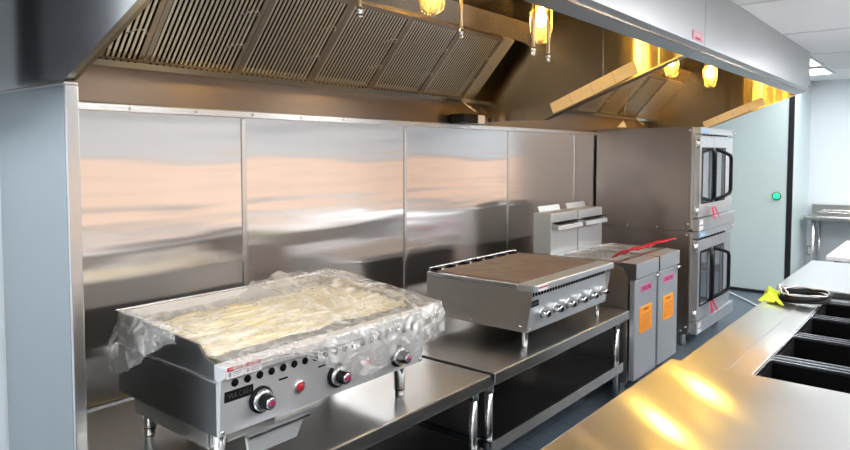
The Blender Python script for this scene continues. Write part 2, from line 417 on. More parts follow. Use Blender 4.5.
for k in range(6):
    xl = 6.12 - FW * (6 - k)
    c = copy_tree(f0); c.location.x = xl + FW / 2; c['group'] = 'baffle filters of the far hood'
    c['label'] = ['baffle filter in the far hood hidden beside the divider wall', 'baffle filter in the far hood second from the divider wall', 'baffle filter in the far hood just above the divider edge', 'golden lit baffle filter in the far hood, left of the hanging string', 'golden lit baffle filter in the far hood crossed by the hanging string', 'golden lit baffle filter in the far hood, rightmost above the oven'][k]
for hd, xa, xb in ((hood1, 3.336, 3.455), (hood2, 6.122, 6.578), (hood1, .822, .846)):
    c = Vector(((xa + xb) / 2, 0, 0)) + (fb + ft) / 2
    if hd is hood1 and xa > 3: build('dark_gap_sheet', B().obox(Vector(((3.457 + 3.578) / 2, 0, 0)) + (fb + ft) / 2 - fn * .09, (.06, 0, 0), fdn * FL / 2, fn * .002), DARKST, hd)  # dark sheet added to stand for shade in the gap
    build('blank_strip', B().obox(c, ((xb - xa) / 2, 0, 0), fdn * FL / 2, fn * .01), FILTER, hd)

# hood lamps
def lamp(x, y, label, first=None):
    t = thing('hood_lamp', label, 'lamp', (x, y, 2.36), 'caged jar lamps in the hoods')
    z = 2.36
    build('canopy', B().lathe((x, y, z), [(.058, 0), (.058, -.014), (.046, -.022), (.046, -.045), (.040, -.06)], 24), FILTER, t)
    build('glass_jar', B().lathe((x, y, z), [(.042, -.06), (.047, -.075), (.047, -.175), (.041, -.208), (.022, -.227), (0, -.231)], 24), JAR, t)
    build('bulb', B().lathe((x, y, z), [(.012, -.065), (.015, -.08), (.023, -.105), (.025, -.13), (.017, -.155), (0, -.163)], 16), LAMP, t)
    cg = B()
    for k in range(6):
        a = k * math.pi / 3; ca, sa = math.cos(a), math.sin(a)
        cg.tube([(x + ca * r, y + sa * r, z + h) for r, h in ((.047, -.055), (.053, -.085), (.053, -.18), (.044, -.222), (.016, -.240), (0, -.242))], .0013, 5)
    for h in (-.10, -.17): cg.tube([(x + .053 * math.cos(a * math.pi / 8), y + .053 * math.sin(a * math.pi / 8), z + h) for a in range(16)], .0013, 5, True)
    build('wire_guard', cg, BRASS, t)
    return t
l0 = lamp(2.93, 1.66, 'lit caged jar lamp in the near hood, left of the divider wall')
for x, y, lab in ((2.06, 1.66, 'lit caged jar lamp at the top edge of the photo above the filters'), (4.81, 1.66, 'lit caged jar lamp in the far hood just behind the divider edge'), (5.75, 1.66, 'lit caged jar lamp in the far hood above the ovens')):
    c = copy_tree(l0); c.location = (x, y, 2.36); c['label'] = lab

# suppression pipes hanging in the hood
def drop(x, y, z, label):
    t = thing('nozzle_pipe', label, 'pipe', (x, y, 2.36), 'fire suppression drops in the near hood')
    build('pipe', B().cyl((x, y, 2.36), (x, y, z + .03), .0075, seg=12), BRASS, t)
    build('nozzle', B().lathe((x, y, z + .035), [(.0075, 0), (.012, -.004), (.012, -.016), (.009, -.018), (.009, -.03), (.011, -.035), (0, -.037)], 12), CHROME, t)
drop(2.174, 1.6, 2.037, 'thin suppression pipe hanging before the filters, middle of the near hood')
drop(2.545, 1.48, 1.999, 'thin suppression pipe hanging just left of the glowing centre lamp')
drop(2.679, 1.48, 1.985, 'thin suppression pipe hanging just right of the glowing centre lamp')
drop(1.596, 1.6, 2.029, 'short suppression pipe end at the top edge over the filters')
tag(build('drain_stub', B().cyl((3.32, 2.43, 1.885), (3.36, 2.36, 1.83), .008, seg=10), BRASS), 'short angled drain stub below the right end of the near filters', 'pipe')
tag(build('drain_stub', B().cyl((6.12, 2.43, 1.885), (6.14, 2.36, 1.845), .008, seg=10), BRASS), 'short angled drain stub below the far hood filters above the oven', 'pipe')
t = thing('detector_box', 'small black and white control box on the cap rail below the near filters', 'box', (3.45, 2.44, 1.757))
build('housing', B().box(3.27, 3.42, 2.38, 2.488, 1.757, 1.815), BLACK, t, .004)
build('cover', B().box(3.425, 3.50, 2.38, 2.488, 1.757, 1.812), WHITE, t, .006)
build('bracket', B().box(3.505, 3.56, 2.40, 2.488, 1.757, 1.80), DARKST, t, .003)

# string with paper tag
t = thing('hanging_tag', 'small white paper tag on a string hanging above the oven top', 'tag', (5.40, 2.3, 1.79))
build('string', B().tube([(5.50, 2.24, 2.13), (5.46, 2.26, 2.0), (5.43, 2.28, 1.845)], .003, 6), BRASS, t)
build('paper', B().prism([(5.36, 2.29, 1.793), (5.46, 2.25, 1.793), (5.44, 2.27, 1.85)], (.004, .01, 0)), CREAM, t)

# ---------------------------------------------------------------- stands (work tables)
def stand(x0, x1, label, backleg=True):
    y0, y1, zt = 1.55, 2.47, .61
    t = thing('work_table', label, 'table', ((x0 + x1) / 2, 2.0, 0), 'low stainless equipment stands')
    build('tabletop', B().box(x0, x1, y0 + .006, y1, zt - .012, zt), TABLE, t, .003)
    build('apron', B().box(x0 + .001, x1 - .001, y0, y0 + .010, zt - .055, zt - .001), EDGE, t, .004)
    ap = B().box(x0, x0 + .008, y0 + .012, y1, zt - .05, zt - .013); ap.box(x1 - .008, x1, y0 + .012, y1, zt - .05, zt - .013)
    build('side_apron', ap, EDGE, t)
    for lx in (x0 + .045, x1 - .045):
        for ly in (y0 + .065, y1 - .06):
            l = build('leg', B().cyl((lx, ly, .06), (lx, ly, zt - .055), .0185, seg=20), LEGM, t)
            build('socket', B().cyl((lx, ly, zt - .11), (lx, ly, zt - .013), .025, seg=20), LEGM, l)
            build('foot', B().lathe((lx, ly, 0), [(0, 0), (.018, 0), (.022, .02), (.016, .06)], 16), LEGM, l)
    build('undershelf', B().box(x0 + .02, x1 - .02, y0 + .035, y1 - .03, .275, .285), SHELFM, t)
    sh = B().box(x0 + .02, x1 - .02, y0 + .025, y0 + .034, .232, .288); build('shelf_edge', sh, EDGE, t, .003)
stand(.845, 2.335, 'low stainless stand holding the plastic-covered griddle')
stand(2.365, 3.85, 'low stainless stand holding the charbroiler')

# ---------------------------------------------------------------- griddle
gx0, gx1, gy0, gy1 = 1.04, 1.95, 1.62, 2.22
g = thing('griddle', 'stainless countertop gas griddle with three knobs, half wrapped in plastic film', 'griddle', ((gx0 + gx1) / 2, 1.9, .61))
build('side_panel', B().box(gx0, gx0 + .006, gy0 + .01, gy1, .752, .92), GSIDE, g)
build('side_panel', B().box(gx1 - .006, gx1, gy0 + .01, gy1, .752, .92), GSIDE, g)
build('body', B().box(gx0 + .007, gx1 - .007, gy0 + .014, gy1 - .002, .756, .915), DARKST, g)
build('front_panel', B().prism([(gx0, gy0, .752), (gx0, gy0 - .012, .918), (gx0, gy0 - .035, .932), (gx0, gy0 - .035, .964), (gx0, gy0 + .02, .964), (gx0, gy0 + .012, .752)], (gx1 - gx0, 0, 0)), PANEL, g, .003)
build('cooking_plate', B().box(gx0 + .03, gx1 - .03, gy0 + .05, gy1 - .02, .925, .958), PLATE, g)
build('grease_gutter', B().box(gx0 + .02, gx1 - .02, gy0 + .021, gy0 + .049, .93, .945), DARKST, g)
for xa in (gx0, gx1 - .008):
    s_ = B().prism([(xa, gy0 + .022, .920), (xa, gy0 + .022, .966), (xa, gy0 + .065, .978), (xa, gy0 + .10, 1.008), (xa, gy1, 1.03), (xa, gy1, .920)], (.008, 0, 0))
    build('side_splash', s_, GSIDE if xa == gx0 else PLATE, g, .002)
build('back_splash', B().box(gx0 + .009, gx1 - .009, gy1 - .012, gy1, .92, 1.028), PANEL, g, .002)
se = build('splash_rim', B().box(gx0 - .004, gx1 + .004, gy1 - .016, gy1 + .004, 1.029, 1.034), EDGE, g)
for lx in (gx0 + .05, gx1 - .05):
    for ly in (gy0 + .075, gy1 - .11):
        l = build('leg', B().lathe((lx, ly, .61), [(0, .0), (.017, 0), (.019, .01), (.019, .03), (.0215, .032), (.0235, .142)], 20), CHROME, g)
        build('leg_ring', B().cyl((lx, ly, .638), (lx, ly, .645), .0205, seg=20), BLACK, l)
# drip tray drawer under the body
dt = build('grease_drawer', B().box(gx0 + .015, 1.30, 1.70, 2.14, .69, .75), EDGE, g, .002)
build('drawer_front', B().prism([(gx0 + .08, 1.60, .735), (1.34, 1.60, .735), (1.315, 1.61, .668), (gx0 + .095, 1.61, .668)], (0, .012, 0)), PANEL, dt, .002)
build('drawer_pull', B().box(gx0 + .075, 1.345, 1.58, 1.602, .734, .742), DARKST, dt, .001)
# knobs
def gknob(x, z):
    y = gy0 - .006
    k = build('knob_bezel', B().lathe((x, y, z), [(.041, 0), (.041, .008), (.036, .011), (.0, .011)], 32, (0, -1, 0)), BLACK, g)
    build('dial_ring', B().lathe((x, y - .010, z), [(.033, 0), (.033, .008), (.024, .012), (0, .012)], 32, (0, -1, 0)), CHROME, k)
    build('grip', B().lathe((x, y - .018, z), [(.022, 0), (.021, .032), (.018, .035), (0, .035)], 24, (0, -1, 0)), BLACK, k)
    build('cap', B().lathe((x, y - .052, z), [(.0175, 0), (.0175, .003), (.014, .005), (0, .005)], 24, (0, -1, 0)), CHROME, k)
    text('emblem', 'OFF', MAGENTA, k, (x, y - .0578, z), .014, (1, 0, 0), (0, 0, 1), .0006, .0006)
gknob(1.18, .828); gknob(1.49, .820); gknob(1.80, .812)
for x in (1.33, 1.63):
    ic = build('indicator_collar', B().lathe((x, gy0 - .006, .825), [(.022, 0), (.022, .004), (.016, .006)], 24, (0, -1, 0)), CHROME, g)
    build('indicator_light', B().lathe((x, gy0 - .008, .825), [(.016, 0), (.016, .005), (.010, .010), (0, .012)], 24, (0, -1, 0)), RED, ic)
for k in range(19):
    x = 1.088 + k * .0435
    build('vent_hole', B().lathe((x, gy0 - .0112, .905), [(.0115, 0), (.0115, .003), (0, .003)], 16, (0, -1, 0)), HOLE, g)
for x in (1.265, 1.425, 1.60):
    build('slot', B().box(x - .018, x + .018, gy0 - .0095, gy0 - .002, .865, .872), HOLE, g, .002)
npl = build('name_plate', B().box(1.055, 1.153, gy0 - .0105, gy0 - .004, .852, .884), BLACK, g, .001)
text('lettering', 'VULCAN', CHROME, npl, (1.104, gy0 - .011, .868), .020, (1, 0, 0), (0, 0, 1), .0004)
for x0_, x1_ in ((1.045, 1.100), (1.105, 1.163)):
    lw = build('warning_label', B().box(x0_, x1_, gy0 - .0375, gy0 - .0355, .930, .963), WHITE, g)
    build('red_band', B().box(x0_ + .001, x1_ - .001, gy0 - .0382, gy0 - .0374, .951, .9625), CRIMSON, lw)
    text('lettering', 'CAUTION' if x0_ > 1.101 else 'WARNING', WHITE, lw, ((x0_ + x1_) / 2, gy0 - .0384, .9565), .008, (1, 0, 0), (0, 0, 1), .0003)
    ic = B().box(x0_ + .006, x0_ + .014, gy0 - .038, gy0 - .0374, .934, .947)
    for q in range(3): ic.box(x0_ + .020, x1_ - .006, gy0 - .038, gy0 - .0374, .935 + q * .005, .9365 + q * .005)
    build('print', ic, GREYINK, lw)
sc = B()
for x, z in ((gx0 + .012, .765), (gx1 - .012, .765)): sc.lathe((x, gy0, z), [(.007, 0), (.006, .003), (0, .004)], 12, (0, -1, 0))
build('screw', sc, CHROME, g)
build('side_ledge', B().box(gx0 - .006, gx0, gy0, gy1 + .01, .912, .918), EDGE, g)

# straw-coloured sheet under the film, the plate's reflection painted as streaks
def streak_mat():
    m, nt, b = new_mat('painted_reflection'); L = nt.links  # yellow streaks paint the plate's reflection through the film
    tc = nt.nodes.new('ShaderNodeTexCoord'); mp = nt.nodes.new('ShaderNodeMapping'); mp.inputs['Scale'].default_value = (5, 55, 1); mp.inputs['Rotation'].default_value = (0, 0, .15)
    n = nt.nodes.new('ShaderNodeTexNoise'); n.inputs['Scale'].default_value = 1; n.inputs['Detail'].default_value = 4; n.inputs['Distortion'].default_value = .6
    r = nt.nodes.new('ShaderNodeValToRGB'); r.color_ramp.elements[0].position = .38; r.color_ramp.elements[0].color = (.60, .50, .24, 1)
    r.color_ramp.elements[1].position = .62; r.color_ramp.elements[1].color = (.93, .89, .74, 1)
    L.new(tc.outputs['Object'], mp.inputs[0]); L.new(mp.outputs[0], n.inputs['Vector']); L.new(n.outputs['Fac'], r.inputs[0]); L.new(r.outputs[0], b.inputs['Base Color'])
    b.inputs['Roughness'].default_value = .5
    return m
def nz(x, y, z=0): return noise.noise(Vector((x, y, z)))
ps = B(); NX, NY = 90, 60; vs = []; fs = []
for j in range(NY + 1):
    for i in range(NX + 1):
        u, v = i / NX, j / NY
        x = 1.065 + u * .86; y = 1.675 + v * .50
        z = .972 + .030 * max(0, u - .15) * math.sin(min(1, v * 1.2) * 2.6) + .004 * math.sin(v * 70 + 4 * u + 3 * nz(u * 3, v * 3)) + .010 * nz(u * 6, v * 8, 2)
        vs.append((x, y, max(z, .964)))
for j in range(NY):
    for i in range(NX): a = j * (NX + 1) + i; fs.append((a, a + 1, a + NX + 2, a + NX + 1))
ps.add(vs, fs, True)
o = build('reflection_sheet', ps, streak_mat(), None, 0, (1.5, 1.9, .962))
o.modifiers.new('solid', 'SOLIDIFY').thickness = .0015
tag(o, 'straw-yellow sheet on the griddle plate, streaked with a painted reflection under the film', 'streaked sheet')

# crumpled plastic film
def film_mat():
    m, nt, b = new_mat('plastic_film'); L = nt.links
    tc = nt.nodes.new('ShaderNodeTexCoord')
    n = nt.nodes.new('ShaderNodeTexNoise'); n.inputs['Scale'].default_value = 12; n.inputs['Detail'].default_value = 4; n.inputs['Distortion'].default_value = 1.0
    L.new(tc.outputs['Object'], n.inputs['Vector'])
    bp = nt.nodes.new('ShaderNodeBump'); bp.inputs['Strength'].default_value = .7; bp.inputs['Distance'].default_value = .008
    L.new(n.outputs['Fac'], bp.inputs['Height'])
    d = nt.nodes.new('ShaderNodeBsdfDiffuse'); d.inputs[0].default_value = (.97, .96, .94, 1)
    tl = nt.nodes.new('ShaderNodeBsdfTranslucent'); tl.inputs[0].default_value = (.97, .96, .94, 1); L.new(bp.outputs[0], tl.inputs['Normal'])
    g_ = nt.nodes.new('ShaderNodeBsdfGlossy'); g_.inputs['Roughness'].default_value = .16; L.new(bp.outputs[0], g_.inputs['Normal'])
    tr_ = nt.nodes.new('ShaderNodeBsdfTransparent')
    v = nt.nodes.new('ShaderNodeTexNoise'); v.noise_type = 'RIDGED_MULTIFRACTAL'; v.inputs['Scale'].default_value = 13; v.inputs['Detail'].default_value = 5; v.inputs['Distortion'].default_value = 1.2
    L.new(tc.outputs['Object'], v.inputs['Vector'])
    mr = nt.nodes.new('ShaderNodeMapRange'); mr.inputs[1].default_value = .0; mr.inputs[2].default_value = .55; mr.inputs[3].default_value = .24; mr.inputs[4].default_value = .8
    L.new(v.outputs['Fac'], mr.inputs[0])
    m1 = nt.nodes.new('ShaderNodeMixShader'); m1.inputs[0].default_value = .15; L.new(d.outputs[0], m1.inputs[1]); L.new(tl.outputs[0], m1.inputs[2])
    m2 = nt.nodes.new('ShaderNodeMixShader'); L.new(mr.outputs[0], m2.inputs[0]); L.new(tr_.outputs[0], m2.inputs[1]); L.new(m1.outputs[0], m2.inputs[2])
    m3 = nt.nodes.new('ShaderNodeMixShader'); m3.inputs[0].default_value = .10; L.new(m2.outputs[0], m3.inputs[1]); L.new(g_.outputs[0], m3.inputs[2])
    L.new(m3.outputs[0], nt.nodes['Material Output'].inputs[0])
    return m
FILM = film_mat()
def sheet(fn, nx, ny):
    vs = [fn(i / nx, j / ny) for j in range(ny + 1) for i in range(nx + 1)]
    fs = [(j * (nx + 1) + i, j * (nx + 1) + i + 1, (j + 1) * (nx + 1) + i + 1, (j + 1) * (nx + 1) + i) for j in range(ny) for i in range(nx)]
    return B().add(vs, fs, True)
def ridge(x, y, z=0): return 1 - 2 * abs(nz(x, y, z))
def smooth(a, b, t): t = max(0, min(1, (t - a) / (b - a))); return t * t * (3 - 2 * t)
def film(u, v):
    # u across (left to right), v: 0 = hanging front hem, .3 = front edge, 1 = back
    x = 1.05 + u * .93
    cr = .010 * ridge(u * 7, v * 5, 1) + .004 * ridge(u * 19, v * 13, 4) + .0012 * ridge(u * 40, v * 30, 8)
    if v < .35:
        q = 1 - v / .35
        hang = .015 + .115 * smooth(.18, .55, u) - .05 * smooth(.75, 1.0, u)
        hang *= (1 + .12 * nz(u * 8, 0, 5))
        s = q * hang
        y = 1.575 - .006 - .030 * math.sin(min(1, q) * 2.2) * smooth(.15, .5, u) - cr * .9
        z = .972 + .02 * smooth(.3, .8, u) * (1 - q) - s * 1.15 + cr * .2
        if u > .93: x += .012 * (1 - q) * smooth(.93, 1, u)
        return (x, y, z)
    r = (v - .35) / .65
    y = 1.575 + r * .64
    hump = smooth(.45, .75, u) * (.4 + .6 * smooth(.2, .75, r)) * (1 - .5 * smooth(.9, 1, u))
    z = .974 + .035 * hump + cr * (.5 + .8 * smooth(.3, .6, u)) * 1.1 + .02 * smooth(.92, 1, r)
    if r < .15: z -= .005
    z += .03 * smooth(.75, 1, r) * smooth(.5, .62, u) * (1 - smooth(.75, .95, u)) 
    side = 1.005 + .038 * smooth(.1, .9, r) + cr * .5
    k = smooth(.80, .93, u) * smooth(.0, .22, r); z = z * (1 - k) + side * k
    x += .012 * smooth(.9, 1, u)
    return (x, y + cr * .3, z)
ft_ = thing('plastic_film', 'crumpled clear plastic wrap draped over the griddle and hanging over its front', 'plastic wrap', (1.5, 1.9, .95))
build('main_sheet', sheet(film, 190, 110), FILM, ft_)
def flap(u, v):   # over the left splash, gathered and hanging down
    y = 1.80 + u * .38; cr = .014 * ridge(u * 7 + v * 1.5, v * 1.6, 2) + .004 * ridge(u * 16, v * 6, 6)
    if v < .3:
        q = v / .3; return (1.12 - q * .085, y, .990 + .05 * q + cr * .4)
    q = (v - .3) / .7
    top = 1.035 if u > .0 else 1.03
    y2 = y + q * (.06 * u - .01) 
    ln = .04 + .17 * smooth(0.0, .95, u)
    return (1.032 - .012 * math.sin(q * 2.6) - cr * .8 - .008 * q * u, y2, top - q * ln + cr * .2)
build('side_flap', sheet(flap, 70, 60), FILM, ft_)
def flap2(u, v):  # over the right end
    y = 1.585 + u * .62; cr = .010 * ridge(u * 6, v * 3, 12) + .003 * ridge(u * 16, v * 8, 6)
    return (1.968 + .034 * math.sin(v * 2.7) + cr, y, .985 + .055 * smooth(.05, .9, u) - v * (.15 + .03 * nz(u * 5, 1)) + cr * .3)
build('side_flap', sheet(flap2, 60, 40), FILM, ft_)

# ---------------------------------------------------------------- charbroiler
cx0, cx1, cy0, cy1 = 2.75, 3.66, 1.62, 2.25
cb = thing('charbroiler', 'stainless countertop charbroiler with brown grate top and six knobs', 'charbroiler', ((cx0 + cx1) / 2, 1.9, .61))
build('side_panel', B().prism([(cx0, cy0 + .004, .692), (cx0, cy0 - .03, .90), (cx0, cy0 - .03, .926), (cx0, cy1, .915), (cx0, cy1, .692)], (.006, 0, 0)), SIDE, cb)
build('side_panel', B().prism([(cx1 - .006, cy0 + .004, .692), (cx1 - .006, cy0 - .03, .90), (cx1 - .006, cy0 - .03, .926), (cx1 - .006, cy1, .915), (cx1 - .006, cy1, .692)], (.006, 0, 0)), SIDE, cb)
build('body', B().box(cx0 + .007, cx1 - .007, cy0 + .02, cy1, .70, .895), DARKST, cb)
build('front_panel', B().box(cx0 + .006, cx1 - .006, cy0, cy0 + .014, .692, .898), PANEL2, cb, .002)
build('front_ledge', B().box(cx0 - .002, cx1 + .004, cy0 - .045, cy0 + .055, .893, .930), PANEL2, cb, .006)
rim = B().box(cx0 - .002, cx0 + .028, cy0 + .056, cy1, .900, .924); rim.box(cx1 - .028, cx1, cy0 + .056, cy1, .900, .924); rim.box(cx0 + .028, cx1 - .028, cy1 - .03, cy1, .90, .924)
build('top_rim', rim, EDGE, cb, .003)
# grates: seven lift-out sections of bars
for k in range(7):
    gw = (cx1 - cx0 - .06) / 7; xa = cx0 + .03 + k * gw
    gb = B()
    for j in range(8):
        xx = xa + gw * (j + .5) / 8; gb.box(xx - .0042, xx + .0042, cy0 + .06, cy1 - .05, .912, .930)
    for j in range(14):
        yy = cy0 + .075 + j * (cy1 - cy0 - .14) / 13; gb.box(xa + .003, xa + gw - .003, yy - .004, yy + .004, .914, .927)
    build('grate', gb, GRATE, cb)
bk = B()
for k in range(7):
    x = cx0 + .06 + k * (cx1 - cx0 - .12) / 6; bk.box(x - .016, x + .016, cy1 - .045, cy1 - .018, .925, .942)
build('grate_stop', bk, BLACK, cb, .002)
build('back_rail', B().box(cx0 + .01, cx1 - .01, cy1 - .014, cy1 - .004, .92, .945), EDGE, cb, .002)
vs_ = B()
for k in range(30): x = cx0 + .02 + k * .0292; vs_.box(x, x + .013, cy0 - .004, cy0, .862, .888)
build('vent_slot', vs_, HOLE, cb)
for k in range(6):
    x = 2.895 + k * .1385; z = .765
    kb = build('knob_bezel', B().lathe((x, cy0, z), [(.030, 0), (.030, .004), (.026, .008), (0, .008)], 24, (0, -1, 0)), CHROME, cb)
    build('grip', B().lathe((x, cy0 - .008, z), [(.021, 0), (.019, .030), (.015, .034), (0, .034)], 8, (0, -1, 0)), CHROME, kb)
    build('grip_insert', B().lathe((x, cy0 - .042, z), [(.012, 0), (.011, .006), (0, .006)], 12, (0, -1, 0)), BLACK, kb)
pl = build('name_plate', B().box(2.765, 2.855, cy0 - .005, cy0, .812, .842), BLACK, cb, .001)
text('lettering', 'VULCAN', CHROME, pl, (2.81, cy0 - .0058, .827), .018, (1, 0, 0), (0, 0, 1), .0004)
lw = build('warning_label', B().box(2.775, 2.87, cy0 - .0475, cy0 - .0455, .897, .922), WHITE, cb)
for a, s_ in ((2.80, 'WARNING'), (2.845, 'WARNING')):
    build('red_band', B().box(a - .02, a + .02, cy0 - .0485, cy0 - .0473, .912, .919), RED, lw)
sc = B()
for x, z in ((cx0 + .03, .705), (cx1 - .03, .705), (cx1 - .03, .87)): sc.lathe((x, cy0, z), [(.006, 0), (.005, .003), (0, .004)], 10, (0, -1, 0))
for y, z in ((1.66, .72), (2.2, .72), (1.95, .705)): sc.lathe((cx0, y, z), [(.006, 0), (.005, .003), (0, .004)], 10, (-1, 0, 0))
build('screw', sc, CHROME, cb)
for lx in (cx0 + .03, cx1 - .06):
    for ly in (cy0 + .03, cy1 - .08):
        build('leg', B().lathe((lx, ly, .61), [(0, 0), (.012, 0), (.0135, .01), (.0155, .09)], 16), CHROME, cb)

# ---------------------------------------------------------------- fryers
def fryer(x0, label):
    x1 = x0 + .40
    t = thing('fryer', label, 'fryer', (x0 + .2, 1.9, 0), 'floor fryers between charbroiler and ovens')
    for xa in (x0, x1 - .006): build('side_panel', B().prism([(xa, 1.585, .13), (xa, 1.585, .80), (xa, 1.62, .865), (xa, 2.12, .885), (xa, 2.26, .885), (xa, 2.26, .13)], (.006, 0, 0)), SIDE, t)
    build('cabinet', B().box(x0 + .008, x1 - .008, 1.60, 2.25, .13, .70), DARKST, t)
    dd = build('door', B().box(x0 + .018, x1 - .012, 1.545, 1.580, .15, .782), PANEL2, t, .004)
    build('door_handle', B().cyl((x1 - .075, 1.53, .772), (x1 - .018, 1.53, .772), .011, seg=12), CHROME, dd)
    lb = build('brand_label', B().box(x0 + .11, x0 + .29, 1.5425, 1.545, .695, .735), PINK, dd)
    text('lettering', 'VULCAN', INK, lb, (x0 + .20, 1.5422, .715), .038, (1, 0, 0), (0, 0, 1), .0004, .001)
    wl = build('warning_label', B().box(x0 + .10, x0 + .30, 1.5425, 1.545, .435, .60), ORANGE, dd)
    li = B().box(x0 + .16, x0 + .24, 1.5418, 1.5426, .572, .585)
    for q in range(7): li.box(x0 + .115, x0 + .285 - (q % 3) * .02, 1.5418, 1.5426, .452 + q * .015, .456 + q * .015)
    build('print', li, BROWNINK, wl)
    hd = build('head_rail', B().prism([(x0 + .008, 1.535, .792), (x0 + .008, 1.535, .886), (x0 + .008, 1.631, .892), (x0 + .008, 1.631, .792)], (.386, 0, 0)), PANEL2, t, .002)
    build('head_side', B().box(x0 + .001, x0 + .0075, 1.534, 1.631, .790, .888), GSIDE, t)
    # vat: rim, side walls, floor
    rim = B().box(x0 + .006, x1 - .006, 1.632, 1.68, .872, .89); rim.box(x0 + .006, x1 - .006, 2.06, 2.118, .872, .89)
    rim.box(x0 + .006, x0 + .035, 1.68, 2.06, .872, .89); rim.box(x1 - .035, x1 - .006, 1.68, 2.06, .872, .89)
    build('vat_rim', rim, EDGE, t, .002)
    vt = B().box(x0 + .03, x1 - .03, 1.678, 1.684, .715, .872); vt.box(x0 + .03, x1 - .03, 2.058, 2.064, .715, .872)
    vt.box(x0 + .03, x0 + .036, 1.684, 2.058, .715, .872); vt.box(x1 - .036, x1 - .03, 1.684, 2.058, .715, .872); vt.box(x0 + .03, x1 - .03, 1.678, 2.064, .705, .715)
    build('vat', vt, PANEL2, t)
    fl = build('flue', B().box(x0 + .004, x1 - .004, 2.122, 2.258, .887, 1.165), PANEL2, t, .004)
    build('flue_deflector', B().prism([(x0 + .05, 2.235, 1.166), (x1 - .05, 2.235, 1.166), (x1 - .05, 2.250, 1.205), (x0 + .05, 2.250, 1.205)], (0, .004, 0)), PANEL2, fl)
    build('basket_hanger', B().prism([(x0 + .02, 2.121, 1.10), (x0 + .02, 2.075, 1.085), (x0 + .02, 2.07, 1.055), (x0 + .02, 2.121, 1.06)], (.36, 0, 0)), PANEL2, fl, .002)
    build('hanger_slot', B().box(x0 + .03, x1 - .03, 2.074, 2.12, 1.101, 1.104), HOLE, fl)
    for lx in (x0 + .06, x1 - .06):
        for ly in (1.64, 2.19): build('leg', B().lathe((lx, ly, 0), [(0, 0), (.02, 0), (.022, .02), (.018, .13)], 12), LEGM, t)
    return t
fr1 = fryer(3.90, 'narrow stainless floor fryer with pink and orange labels, next to the charbroiler')
fr2 = copy_tree(fr1); fr2.location.x += .408; fr2['label'] = 'narrow stainless floor fryer with pink and orange labels, next to the ovens'

# baskets with red handles
def basket(xc, y0, y1, label):
    t = thing('fryer_basket', label, 'basket', (xc, y0, .86), 'wire fryer baskets')
    wb = B(); hw = .072; zb, zt = .76, .895
    for z in (zb, (zb + zt) / 2, zt):
        wb.tube([(xc - hw, y0, z), (xc + hw, y0, z), (xc + hw, y1, z), (xc - hw, y1, z)], .003, 6, True)
    for k in range(9):
        y = y0 + (y1 - y0) * k / 8
        wb.tube([(xc - hw, y, zt), (xc - hw, y, zb), (xc + hw, y, zb), (xc + hw, y, zt)], .0014, 5)
    for k in range(1, 6):
        x = xc - hw + 2 * hw * k / 6
        wb.tube([(x, y0, zt), (x, y0, zb), (x, y1, zb), (x, y1, zt)], .0014, 5)
    build('wire_mesh', wb, SIDE, t)
    h = B()
    for s_ in (-1, 1): h.tube([(xc + s_ * .02, y0 + .01, .90), (xc + s_ * .014, y0 - .05, .945), (xc + s_ * .010, y0 - .19, .978)], .0055, 8)
    h.tube([(xc - .012, y0 - .17, .975), (xc + .012, y0 - .17, .975)], .006, 8)
    build('handle', h, REDCOAT, t)
for i, xc in enumerate((4.02, 4.18, 4.43, 4.59)):
    basket(xc, 1.72, 2.03, ['wire fryer basket with red handle, nearest the charbroiler', 'wire fryer basket with red handle, second from the charbroiler', 'wire fryer basket with red handle, third toward the ovens', 'wire fryer basket with red handle, nearest the ovens'][i])

